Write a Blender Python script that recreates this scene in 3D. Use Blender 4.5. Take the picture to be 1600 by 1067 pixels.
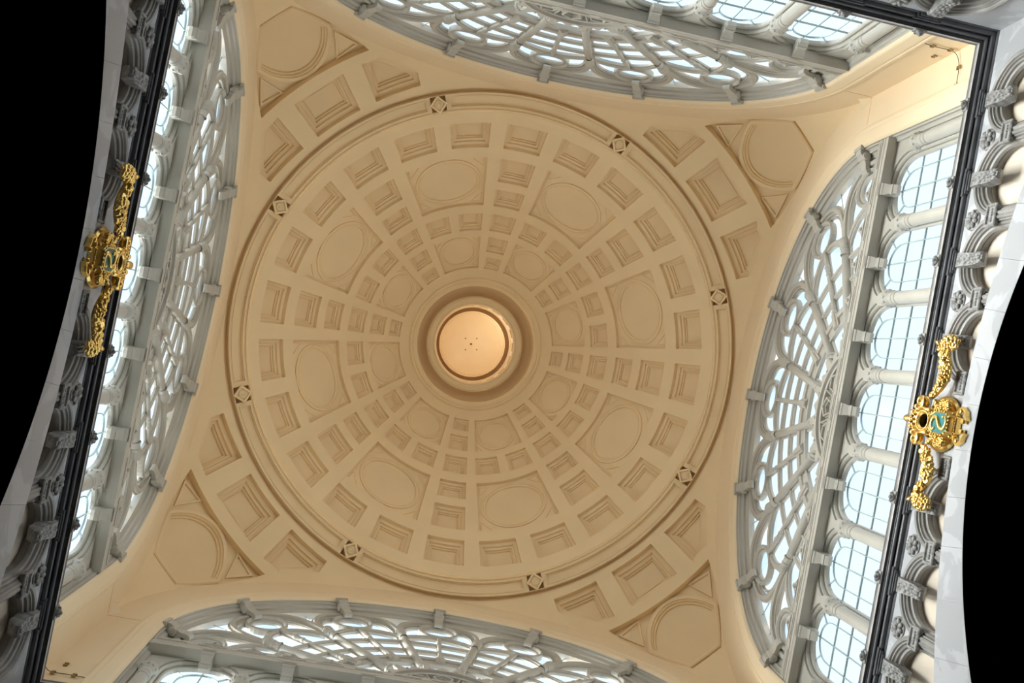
import bpy, bmesh, math, random
from mathutils import Vector, Matrix
from mathutils.geometry import delaunay_2d_cdt

random.seed(7)
for o in list(bpy.data.objects):
    bpy.data.objects.remove(o)
sc = bpy.context.scene
C = sc.collection
pi, sin, cos, sqrt = math.pi, math.sin, math.cos, math.sqrt
rad = math.radians

# ------------------------------------------------------------------ camera
# world: +X towards the east wall (right in the photo), +Y towards the south wall (down in the photo), Z up
cam_d = bpy.data.cameras.new('camera')
cam = bpy.data.objects.new('camera', cam_d)
C.objects.link(cam)
cam_d.sensor_width = 36.0
cam_d.lens = 1424.98 / 1600 * 36.0
cam_d.clip_end = 500
RW = ((0.97605587, -0.19030208, -0.10535681), (0.1915589, 0.98147938, 0.00184728), (0.103054, -0.02198509, 0.99443277))
m = Matrix.Identity(4)
for i in range(3):
    m[i][0] = RW[0][i]
    m[i][1] = -RW[1][i]
    m[i][2] = -RW[2][i]
m.translation = Vector((-2.8666, 0.5135, 0.0))
cam.matrix_world = m
sc.camera = cam

# ------------------------------------------------------------------ light
world = bpy.data.worlds.new('sky')
sc.world = world
world.use_nodes = True
wn = world.node_tree.nodes
wl = world.node_tree.links
bg = wn['Background']
tc = wn.new('ShaderNodeTexCoord')
sep = wn.new('ShaderNodeSeparateXYZ')
ramp = wn.new('ShaderNodeValToRGB')
mp = wn.new('ShaderNodeMapRange')
mp.inputs[1].default_value = -1
mp.inputs[2].default_value = 1
wl.new(tc.outputs['Generated'], sep.inputs[0])
wl.new(sep.outputs['Z'], mp.inputs[0])
wl.new(mp.outputs[0], ramp.inputs[0])
# hazy bright sky: pale blue overhead, white towards the horizon, sunlit roofs and streets below it
el = ramp.color_ramp.elements
el[0].position, el[0].color = 0.0, (0.50, 0.48, 0.45, 1)
el[1].position, el[1].color = 1.0, (0.245, 0.275, 0.325, 1)
for pos_, col_ in ((0.46, (0.66, 0.64, 0.60)), (0.52, (1.0, 1.0, 1.0)), (0.70, (0.62, 0.66, 0.70)), (0.92, (0.29, 0.32, 0.37))):
    e_ = el.new(pos_)
    e_.color = (*col_, 1)
mul = wn.new('ShaderNodeMath')
mul.operation = 'MULTIPLY_ADD'
mul.inputs[1].default_value = -0.16 * 3.8
mul.inputs[2].default_value = 3.8
wl.new(sep.outputs['X'], mul.inputs[0])
wl.new(ramp.outputs[0], bg.inputs['Color'])
wl.new(mul.outputs[0], bg.inputs['Strength'])

# unseen fill lights added on the cornice ledge to brighten the dome
for ang_ in (0, 90, 180, 270):
    fd = bpy.data.lights.new('ledge_fill_light', 'AREA')
    fo_ = bpy.data.objects.new('ledge_fill_light', fd)
    C.objects.link(fo_)
    fd.shape = 'RECTANGLE'
    fd.size, fd.size_y = 17.0, 0.25
    fd.energy = 85
    fd.color = (1.0, 0.86, 0.70)
    fd.spread = rad(100)
    fo_.rotation_mode = 'XYZ'
    fo_.location = (9.98 * cos(rad(ang_)), 9.98 * sin(rad(ang_)), 22.30)
    dv_ = Vector((-0.80 * cos(rad(ang_)), -0.80 * sin(rad(ang_)), 0.75))
    z_ = -dv_.normalized()
    x_ = Vector((-sin(rad(ang_)), cos(rad(ang_)), 0))
    y_ = z_.cross(x_)
    fo_.rotation_euler = Matrix((x_, y_, z_)).transposed().to_euler()

sun_d = bpy.data.lights.new('sun', 'SUN')
sun = bpy.data.objects.new('sun', sun_d)
C.objects.link(sun)
sun_d.energy = 18.0
sun_d.angle = rad(42)
sun_d.color = (1.0, 0.93, 0.82)
sun.location = (-40, 20, 60)
sun.rotation_euler = Vector((0.93, -0.18, -0.30)).to_track_quat('-Z', 'Y').to_euler()

vs = sc.view_settings
vs.view_transform = 'Standard'
vs.look = 'None'
vs.gamma = 1
vs.use_curve_mapping = False
vs.exposure = 0.35
sc.cycles.max_bounces = 10
sc.cycles.diffuse_bounces = 6
sc.cycles.glossy_bounces = 3
sc.cycles.transparent_max_bounces = 8
sc.cycles.sample_clamp_indirect = 6.0
sc.cycles.use_denoising = True

# ------------------------------------------------------------------ materials
MATS = {}
def material(name, col, rough=0.6, metal=0.0, noise=0.0, scale=1.5, bump=0.0, veins=None, spec=0.5):
    mt = bpy.data.materials.new(name)
    mt.use_nodes = True
    n, l = mt.node_tree.nodes, mt.node_tree.links
    b = n['Principled BSDF']
    b.inputs['Roughness'].default_value = rough
    b.inputs['Metallic'].default_value = metal
    b.inputs['Specular IOR Level'].default_value = spec
    b.inputs['Base Color'].default_value = (*col, 1)
    if noise or veins or bump:
        t = n.new('ShaderNodeTexCoord')
        nz = n.new('ShaderNodeTexNoise')
        nz.inputs['Scale'].default_value = scale
        nz.inputs['Detail'].default_value = 6
        l.new(t.outputs['Object'], nz.inputs['Vector'])
        r = n.new('ShaderNodeValToRGB')
        e = r.color_ramp.elements
        lo = [max(0, c * (1 - noise)) for c in col]
        hi = [min(1, c * (1 + noise)) for c in col]
        e[0].position, e[0].color = 0.3, (*lo, 1)
        e[1].position, e[1].color = 0.7, (*hi, 1)
        if veins:
            nz.inputs['Distortion'].default_value = 1.6
            x = r.color_ramp.elements.new(0.5)
            x.color = (*veins, 1)
            x = r.color_ramp.elements.new(0.46)
            x.color = (*lo, 1)
            x = r.color_ramp.elements.new(0.54)
            x.color = (*hi, 1)
        l.new(nz.outputs[0], r.inputs[0])
        l.new(r.outputs[0], b.inputs['Base Color'])
        if bump:
            bp = n.new('ShaderNodeBump')
            bp.inputs['Strength'].default_value = bump
            bp.inputs['Distance'].default_value = 0.02
            l.new(nz.outputs[0], bp.inputs['Height'])
            l.new(bp.outputs[0], b.inputs['Normal'])
    MATS[name] = mt
    return mt

CREAM = material('cream_plaster', (0.805, 0.63, 0.385), 0.75, noise=0.03, scale=0.6, spec=0.2)
CREAM_LIT = material('cream_plaster_lit', (0.80, 0.645, 0.43), 0.75, noise=0.02, scale=0.5, spec=0.2)  # same plaster as the dome, stronger light put into a paler tone
GOLDEN = material('golden_plaster', (0.82, 0.65, 0.42), 0.45, noise=0.03, scale=1.0)
GREY = material('grey_paint', (0.455, 0.43, 0.37), 0.55, noise=0.04, scale=1.2, spec=0.35)
DARKM = material('black_marble', (0.022, 0.021, 0.022), 0.22, noise=0.5, scale=1.6)
FASCIA = material('grey_marble_fascia', (0.42, 0.40, 0.38), 0.35, noise=0.2, scale=2.0)
BLUESTONE = material('blue_grey_stone', (0.30, 0.285, 0.262), 0.45, noise=0.3, scale=1.7)
DARKSTONE = material('dark_blue_stone', (0.095, 0.095, 0.10), 0.3, noise=0.3, scale=1.7)
MARBLE = material('pale_marble', (0.45, 0.45, 0.455), 0.4, noise=0.10, scale=0.7, veins=(0.41, 0.41, 0.42))
NICHE = material('cream_niche_stone', (0.72, 0.62, 0.50), 0.6, noise=0.06, scale=1.2)
CARVED = material('carved_grey_stone', (0.26, 0.25, 0.235), 0.6, noise=0.5, scale=9.0, bump=0.6)
PALE = material('pale_plaster', (0.90, 0.88, 0.82), 0.6)
GOLD = material('gilding', (0.93, 0.62, 0.20), 0.32, metal=1.0, noise=0.12, scale=6.0, bump=0.25)
TEAL = material('teal_enamel', (0.03, 0.20, 0.21), 0.3)
LEAD = material('green_grey_lead', (0.36, 0.45, 0.43), 0.5, noise=0.1)
CABLE = material('dark_cable', (0.05, 0.045, 0.04), 0.5)
BRASS = material('dull_brass', (0.35, 0.25, 0.10), 0.45, metal=0.6)
VOID = material('painted_darkness', (0.0012, 0.0012, 0.0013), 0.9, spec=0.0)  # near-black colour stands in for the lack of light
FLOORM = material('pale_stone_floor', (0.45, 0.42, 0.38), 0.5, noise=0.1)

def glass_material():
    mt = bpy.data.materials.new('window_glass')
    mt.use_nodes = True
    n, l = mt.node_tree.nodes, mt.node_tree.links
    n.clear()
    out = n.new('ShaderNodeOutputMaterial')
    mix = n.new('ShaderNodeMixShader')
    tr = n.new('ShaderNodeBsdfTransparent')
    tr.inputs[0].default_value = (0.88, 0.935, 0.985, 1)
    gl = n.new('ShaderNodeBsdfGlossy')
    gl.inputs['Roughness'].default_value = 0.15
    gl.inputs[0].default_value = (0.9, 0.95, 1, 1)
    mix.inputs[0].default_value = 0.06
    l.new(tr.outputs[0], mix.inputs[1])
    l.new(gl.outputs[0], mix.inputs[2])
    l.new(mix.outputs[0], out.inputs[0])
    return mt
GLASS = glass_material()
FROST = bpy.data.materials.new('frosted_glass')
FROST.use_nodes = True
_n, _l = FROST.node_tree.nodes, FROST.node_tree.links
_n.clear()
_o = _n.new('ShaderNodeOutputMaterial')
_t = _n.new('ShaderNodeBsdfTranslucent')
_t.inputs[0].default_value = (0.30, 0.20, 0.10, 1)
_l.new(_t.outputs[0], _o.inputs[0])

# ------------------------------------------------------------------ mesh helpers
class MB:
    def __init__(s):
        s.v, s.f, s.sm = [], [], []
    def add(s, vs_, fs, smooth=False):
        b = len(s.v)
        s.v += [tuple(p) for p in vs_]
        s.f += [tuple(i + b for i in f) for f in fs]
        s.sm += [smooth] * len(fs)
    def mesh(s, name):
        me = bpy.data.meshes.new(name)
        me.from_pydata(s.v, [], s.f)
        me.polygons.foreach_set('use_smooth', s.sm)
        me.update()
        return me
    def box(s, x0, x1, y0, y1, z0, z1):
        p = [(x, y, z) for x in (x0, x1) for y in (y0, y1) for z in (z0, z1)]
        s.add(p, [(0, 1, 3, 2), (4, 6, 7, 5), (0, 4, 5, 1), (2, 3, 7, 6), (0, 2, 6, 4), (1, 5, 7, 3)])
    def grid(s, rows, closed=False, smooth=False, flip=False):
        n = len(rows[0])
        vs_ = [p for r in rows for p in r]
        fs = []
        for i in range(len(rows) - 1):
            for j in range(n if closed else n - 1):
                k = (j + 1) % n
                q = (i * n + j, i * n + k, (i + 1) * n + k, (i + 1) * n + j)
                fs.append(q[::-1] if flip else q)
        s.add(vs_, fs, smooth)
    def poly_prism(s, pts, mapf, e0, e1):
        n = len(pts)
        a = [mapf(x, y, e0) for x, y in pts]
        b = [mapf(x, y, e1) for x, y in pts]
        s.add(a + b, [tuple(range(n)), tuple(range(2 * n - 1, n - 1, -1))] + [(i, i + n, (i + 1) % n + n, (i + 1) % n) for i in range(n)])
    def lathe(s, prof, org=(0, 0, 0), ax=(0, 0, 1), n=16, smooth=True, ref=None):
        ax = Vector(ax).normalized()
        r0 = Vector(ref) if ref else (Vector((1, 0, 0)) if abs(ax.x) < 0.9 else Vector((0, 1, 0)))
        e1 = (r0 - ax * r0.dot(ax)).normalized()
        e2 = ax.cross(e1)
        o = Vector(org)
        rows = [[o + ax * h + (e1 * cos(2 * pi * j / n) + e2 * sin(2 * pi * j / n)) * r for j in range(n)] for r, h in prof]
        s.grid(rows, closed=True, smooth=smooth)
    def ball(s, c, r, n=8, m_=5, sq=(1, 1, 1)):
        rows = []
        for i in range(m_ + 1):
            t = -pi / 2 + pi * i / m_
            rows.append([(c[0] + sq[0] * r * cos(t) * cos(2 * pi * j / n), c[1] + sq[1] * r * cos(t) * sin(2 * pi * j / n), c[2] + sq[2] * r * sin(t)) for j in range(n)])
        s.grid(rows, closed=True, smooth=True)
    def tube(s, pts, r, n=8, rs=None, sqx=1.0):
        pts = [Vector(p) for p in pts]
        rows = []
        for i, p in enumerate(pts):
            t = (pts[min(i + 1, len(pts) - 1)] - pts[max(i - 1, 0)]).normalized()
            up = Vector((1, 0, 0)) if abs(t.x) < 0.9 else Vector((0, 0, 1))
            e1 = (up - t * up.dot(t)).normalized()
            e2 = t.cross(e1)
            q = rs[i] if rs else r
            rows.append([p + e1 * (q * sqx * cos(2 * pi * j / n)) + e2 * (q * sin(2 * pi * j / n)) for j in range(n)])
        s.grid(rows, closed=True, smooth=True)
        k = len(s.v)
        s.f.append(tuple(range(k - n, k)))
        s.f.append(tuple(range(k - n * len(pts) + n - 1, k - n * len(pts) - 1, -1)))
        s.sm += [False, False]

def offset_path(path, o, closed):
    n = len(path)
    out = []
    for i, (x, y) in enumerate(path):
        ns = []
        for a, b in ((i - 1, i), (i, i + 1)):
            if closed:
                a, b = a % n, b % n
            elif a < 0 or b >= n:
                continue
            dx, dy = path[b][0] - path[a][0], path[b][1] - path[a][1]
            L = sqrt(dx * dx + dy * dy)
            if L > 1e-9:
                ns.append((-dy / L, dx / L))
        if len(ns) == 1:
            nx, ny = ns[0]
        else:
            q = 1 + ns[0][0] * ns[1][0] + ns[0][1] * ns[1][1]
            q = max(q, 0.25)
            nx, ny = (ns[0][0] + ns[1][0]) / q, (ns[0][1] + ns[1][1]) / q
        out.append((x + nx * o, y + ny * o))
    return out

def sweep(mb, path, prof, mapf, closed=True, cap=False, smooth=False, ring=False):
    """path: 2-D polyline (CCW when closed), prof: (offset to the left of the path, depth) list, ring: closed profile"""
    rows = []
    for o, e in (prof + [prof[0]] if ring else prof):
        rows.append([mapf(x, y, e) for x, y in offset_path(path, o, closed)])
    mb.grid(rows, closed=closed, smooth=smooth)
    if cap:
        n = len(path)
        mb.add(rows[-1], [tuple(range(n))])
    if ring and not closed:
        mb.add([r[0] for r in rows[:-1]], [tuple(range(len(rows) - 1))])
        mb.add([r[-1] for r in rows[:-1]], [tuple(range(len(rows) - 2, -1, -1))])
    return rows

def inside(p, poly):
    x, y = p
    r = False
    j = len(poly) - 1
    for i in range(len(poly)):
        xi, yi = poly[i]
        xj, yj = poly[j]
        if (yi > y) != (yj > y) and x < (xj - xi) * (y - yi) / (yj - yi) + xi:
            r = not r
        j = i
    return r

def region(mb, outer, holes, mapf, extra=(), smooth=True):
    vs_, es = [], []
    for lp in [outer] + holes:
        b = len(vs_)
        vs_ += [Vector(p) for p in lp]
        es += [(b + i, b + (i + 1) % len(lp)) for i in range(len(lp))]
    for p in extra:
        if inside(p, outer) and not any(inside(p, h) for h in holes):
            vs_.append(Vector(p))
    v2, e2, f2, _, _, _ = delaunay_2d_cdt(vs_, es, [], 0, 1e-6)
    fs = []
    for f in f2:
        c = (sum(v2[i].x for i in f) / len(f), sum(v2[i].y for i in f) / len(f))
        if inside(c, outer) and not any(inside(c, h) for h in holes):
            fs.append(tuple(f))
    mb.add([mapf(v.x, v.y, 0) for v in v2], fs, smooth)

def subdiv(poly, step):
    out = []
    for i in range(len(poly)):
        a, b = poly[i], poly[(i + 1) % len(poly)]
        n = max(1, int(math.hypot(b[0] - a[0], b[1] - a[1]) / step + 0.5))
        out += [(a[0] + (b[0] - a[0]) * t / n, a[1] + (b[1] - a[1]) * t / n) for t in range(n)]
    return out

def link(name, data, mat=None, parent=None, loc=(0, 0, 0), rot=(0, 0, 0), **props):
    if isinstance(data, MB):
        data = data.mesh(name)
    if data is not None and mat is not None and not data.materials:
        data.materials.append(mat)
    o = bpy.data.objects.new(name, data)
    C.objects.link(o)
    o.location = loc
    o.rotation_euler = rot
    if parent:
        o.parent = parent
    for k, v in props.items():
        o[k] = v
    return o

def node(name, mb, mat, loc=(0, 0, 0), kids=(), **props):
    me = mb.mesh(name) if isinstance(mb, MB) else mb
    if me is not None and not me.materials:
        me.materials.append(mat)
    return dict(name=name, me=me, loc=loc, kids=list(kids), props=props)

def spawn(nd, parent=None, rot=(0, 0, 0)):
    o = link(nd['name'], nd['me'], None, parent, nd['loc'], rot, **nd['props'])
    for k in nd['kids']:
        spawn(k, o)
    return o

SIDES = [('east', 0), ('south', 90), ('west', 180), ('north', 270)]
WHERE = {'east': 'right', 'south': 'lower', 'west': 'left', 'north': 'upper'}
flat = lambda u, z, d: (d, u, z)            # wall frame: u along the wall, z up, d away from the room's axis

# ------------------------------------------------------------------ key sizes
CF = 10.45                                   # face plane of the upper walls
Z0, BZ = 29.0, 11.4                          # pendentive ellipsoid
RR = CF * sqrt(2)
AA, AB, AZ, AN = 8.73, 6.607, 28.366, 2.04   # great lunette arch
ZL = 22.2                                    # cornice ledge
ZH, KZ = 27.3, 0.92                          # fan centre and metric
BAYW = 2.334
W = 10.1                                     # face of the lower wall

def arch(a, b, zc, zbot, n=2.0, N=48, legs=6):
    """open path from the right foot over the crown to the left foot (room side view: +u first); left normal points into the opening"""
    p = [(a, zbot + (zc - zbot) * i / legs) for i in range(legs)]
    for i in range(N + 1):
        t = pi * i / N
        c, s_ = cos(t), sin(t)
        p.append((a * math.copysign(abs(c) ** (2 / n), c), zc + b * abs(s_) ** (2 / n)))
    p += [(-a, zbot + (zc - zbot) * i / legs) for i in range(legs - 1, -1, -1)]
    return p

# ------------------------------------------------------------------ floor and lower halls
mb = MB()
mb.box(-40, 40, -40, 40, -1.9, -1.6)
link('floor', mb, FLOORM, kind='structure', label='pale stone floor of the hall far below the dome', category='floor')

# ------------------------------------------------------------------ lower walls with the great dark arches
ARX, ARB, ARZ = 9.6, 8.6, 11.06            # great opening: half width, rise, springing
band_top = lambda u: 20.31 - u * u / 40.0
NU = 2.05
NICHES = [k * NU for k in (-4, -3, -2, -1, 1, 2, 3, 4)]

def wall_nodes():
    parts = []
    # front face with niche cut-outs, open at the bottom on the band line
    N = 96
    top = 21.9
    outer = []
    us = []
    for i in range(-40, 41):
        us.append(W * i / 40)
    niche_r, nz = 1.0, 20.53
    face = MB()
    holes = []
    for c in NICHES:
        h = [(c + niche_r * cos(pi * i / 20), nz + niche_r * sin(pi * i / 20)) for i in range(21)]
        zb = band_top(abs(c) + niche_r) - 0.15
        h += [(c - niche_r, zb), (c + niche_r, zb)]
        holes.append(h)
    op = arch(ARX, ARB, ARZ, -1.6, N=60)
    outer = [(-W, top), (-W, -1.6)] + op[::-1] + [(W, -1.6), (W, top)]
    region(face, outer, holes, lambda u, z, e: (W, u, z), smooth=False)
    # band of voussoirs
    cuts = [-9.0, -7.6, -6.3, -5.05, -3.85, -2.7, -1.6, -0.53, 0.53, 1.6, 2.7, 3.85, 5.05, 6.3, 7.6, 9.0]
    ez = lambda u: ARZ + ARB * sqrt(max(0, 1 - (u / ARX) ** 2))
    for a, b in zip(cuts[:-1], cuts[1:]):
        g = 0.003
        n = 8
        lean = lambda u, z: u
        lo = [(a + g + (b - a - 2 * g) * i / n) for i in range(n + 1)]
        sk = 0.045
        pts = [(u, ez(u)) for u in lo] + [(u * (1 + sk), band_top(u * (1 + sk))) for u in lo[::-1]]
        v = MB()
        v.poly_prism(pts, flat, W - 0.09, W + 0.5)
        parts.append(node('voussoir', v, MARBLE))
    # soffit and hall beyond, their darkness painted black
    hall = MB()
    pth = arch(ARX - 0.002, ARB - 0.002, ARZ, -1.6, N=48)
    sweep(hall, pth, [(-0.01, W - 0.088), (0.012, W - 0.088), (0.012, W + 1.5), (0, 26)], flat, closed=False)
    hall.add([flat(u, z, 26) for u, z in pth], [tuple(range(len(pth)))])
    parts.append(node('side_hall_vault', hall, VOID, label='side hall behind the great arch, its darkness painted black'))
    # niches: stepped archivolts of blue-grey stone and a cream back
    for c in NICHES:
        zb = band_top(abs(c) + 1.0) - 0.12
        pth = [(1.0, zb)] + [(cos(pi * i / 24), 0.0 + nz + sin(pi * i / 24)) for i in range(25)] + [(-1.0, zb)]
        ar = MB()
        prof = [(-0.02, W + 0.01), (-0.03, W - 0.04), (0.03, W - 0.075), (0.07, W - 0.05), (0.085, W + 0.0), (0.12, W + 0.0), (0.13, W + 0.06), (0.16, W + 0.03), (0.19, W + 0.06),
                (0.195, W + 0.12), (0.25, W + 0.14), (0.27, W + 0.22)]
        sweep(ar, pth, prof, flat, closed=False, smooth=False)
        ir = MB()
        sweep(ir, pth, [(0.265, W + 0.21), (0.235, W + 0.23), (0.255, W + 0.27), (0.225, W + 0.30), (0.225, W + 0.42)], flat, closed=False)
        bk = MB()
        q = offset_path(pth, 0.20, False)
        bk.add([flat(u, z, W + 0.42) for u, z in q], [tuple(range(len(q)))])
        parts.append(node('niche', ar, BLUESTONE, (0, c, 0), [node('inner_archivolt', ir, BLUESTONE), node('niche_back', bk, NICHE, label='smooth cream back of the niche')]))
    # consoles over the niche crowns
    for c in NICHES + [-NU * 4.93 * 0, ]:
        if c == 0:
            continue
        k = MB()
        sd = [(9.94, 21.50), (10.10, 21.60), (10.30, 21.3), (10.30, 20.80), (10.06, 20.52), (9.99, 20.54), (9.955, 20.64), (9.99, 20.78), (10.02, 20.95), (9.98, 21.15), (9.925, 21.32)]
        rows_ = [[(d, w_ * (0.13 + 0.05 * (z - 20.5)), z) for d, z in sd] for w_ in (-1, 1)]
        k.grid(rows_, closed=True)
        k.add(rows_[0], [tuple(range(len(sd)))])
        k.add(rows_[1], [tuple(range(len(sd) - 1, -1, -1))])
        for j in range(6):
            zz = 21.40 - j * 0.15
            dd = (9.935, 9.97, 10.0, 10.0, 9.985, 9.96)[j]
            for s_ in (-1, 0, 1):
                k.ball((dd + 0.012 * abs(s_), s_ * 0.085, zz - 0.04 * abs(s_)), 0.052, 6, 4, (0.8, 1.0, 1.4))
        parts.append(node('console', k, CARVED, (0, c, 0)))
    # impost caps between niches
    for i in range(-4, 4):
        c = (i + 0.5) * NU
        if abs(c) < 0.0:
            continue
        cp = MB()
        cp.box(10.03, W + 0.02, -0.26, 0.26, 20.36, 20.70)
        r = [(-0.26, 20.36), (0.26, 20.36), (0.26, 20.70), (-0.26, 20.70)]
        sweep(cp, r, [(0, 10.03), (-0.03, 10.01), (-0.01, 9.985), (0.035, 9.985), (0.055, 10.03), (0.07, 10.035)], flat, cap=True)
        for j in range(5):
            cp.ball((10.025, -0.14 + 0.07 * j, 20.53), 0.036, 6, 4)
        parts.append(node('impost_cap', cp, CARVED, (0, c, 0)))
        ro = MB()
        ro.lathe([(0.27, 0), (0.28, 0.02), (0.25, 0.035), (0.0, 0.03)], (W, 0, 21.34), (-1, 0, 0), 20)
        for j in range(8):
            a = 2 * pi * j / 8 + 0.2
            ro.tube([(W - 0.06, r_ * cos(a), 21.34 + r_ * sin(a)) for r_ in (0.03, 0.09, 0.16, 0.215, 0.245)], 0.05, 6, [0.02, 0.042, 0.068, 0.06, 0.025], sqx=0.8)
        ro.ball((W - 0.09, 0, 21.34), 0.06, 8, 5)
        if abs(c) > 1.2:
            parts.append(node('rosette', ro, CARVED, (0, c, 0)))
    return face, parts

face, parts = wall_nodes()
fm = face.mesh('wall')
fm.materials.append(MARBLE)
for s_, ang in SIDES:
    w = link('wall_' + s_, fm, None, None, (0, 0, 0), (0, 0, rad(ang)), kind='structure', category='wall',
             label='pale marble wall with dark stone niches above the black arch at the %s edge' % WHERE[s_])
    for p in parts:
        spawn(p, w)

# ------------------------------------------------------------------ dark cornice
def cornice_nodes():
    def run(prof):
        b = MB()
        rows = [[(d, -d, z), (d, d, z)] for d, z in prof]
        b.grid(rows)
        return b
    lip = run([(10.97, ZL), (9.83, ZL), (9.80, 22.19), (9.79, 22.165), (9.815, 22.155), (9.815, 22.125), (9.795, 22.115), (9.815, 22.10), (9.815, 22.08), (9.795, 22.07), (9.79, 22.0), (9.795, 21.99)])
    under = run([(9.795, 21.99), (9.86, 21.985), (9.87, 21.955), (9.885, 21.95)])
    r = [(9.885, 21.95)] + [(9.925 + 0.04 * sin(t), 21.93 - 0.045 * cos(t)) for t in [-1.4 + 2.8 * i / 8 for i in range(9)]]
    roll = run(r + [(9.97, 21.93), (9.985, 21.91)])
    r2 = [(9.985, 21.91)] + [(10.03 - 0.045 * cos(t), 21.87 - 0.06 * sin(t)) for t in [0.0 + pi / 2 * i / 6 for i in range(7)]] + [(10.065, 21.80), (10.09, 21.80), (10.09, 21.70), (10.12, 21.69)]
    cove = run(r2)
    kids = [node('black_soffit', under, DARKM), node('roll_moulding', roll, DARKSTONE), node('cove_moulding', cove, DARKSTONE)]
    for c in NICHES:
        k = MB()
        for j in range(3):
            w_ = 0.36 - 0.07 * j
            k.box(9.955 + 0.03 * j, 10.12, -w_, w_, 21.80 - 0.05 * j, 21.93 - 0.05 * j)
        kids.append(node('stepped_block', k, DARKSTONE, (0, c, 0)))
    for c in NICHES + [0]:
        k = MB()
        k.box(9.765, 9.83, -0.16, 0.16, 22.0, 22.2)
        k.ball((9.75, 0, 22.10), 0.10, 10, 6, (0.9, 1, 0.95))
        k.ball((9.68, 0, 22.075), 0.05, 8, 5)
        for s_ in (-1, 1):
            k.ball((9.74, 0.085 * s_, 22.15), 0.05, 6, 4)
        if c:
            kids.append(node('lion_mask', k, CARVED, (0, c, 0)))
    return lip, kids
lip, kids = cornice_nodes()
lm = lip.mesh('cornice')
lm.materials.append(FASCIA)
for i, (s_, ang) in enumerate(SIDES):
    t = link('trim_%d' % (i + 1), lm, None, None, (0, 0, 0), (0, 0, rad(ang)), kind='structure', category='cornice',
             label='dark marble cornice with lion masks under the %s windows' % WHERE[s_])
    for k in kids:
        spawn(k, t)

# ------------------------------------------------------------------ great lunette windows
def fan(th, r):
    return (r * cos(th), ZH + KZ * r * sin(th))

def rim_r(th, inset=0.0):
    """distance along a fan ray to the arch edge"""
    lo, hi = 5.0, 10.5
    for _ in range(40):
        md = (lo + hi) / 2
        u, z = fan(th, md)
        a, b = AA - inset, AB - inset
        if z < AZ:
            ins = abs(u) < a
        else:
            ins = (abs(u) / a) ** AN + (abs(z - AZ) / b) ** AN < 1
        if ins:
            lo = md
        else:
            hi = md
    return lo

def bar(mb, path, w, d0, d1, closed=False, rnd=0.5):
    """moulded bar: flat back at d1, rounded front at d0, half width w"""
    dm = d0 + (d1 - d0) * 0.45
    prof = [(w, d1), (w, dm), (w * 0.62, dm - 0.01), (w * 0.5, d0 + 0.02), (w * 0.2, d0), (-w * 0.2, d0), (-w * 0.5, d0 + 0.02), (-w * 0.62, dm - 0.01), (-w, dm), (-w, d1)]
    sweep(mb, path, prof, flat, closed=closed, ring=True)

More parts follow.
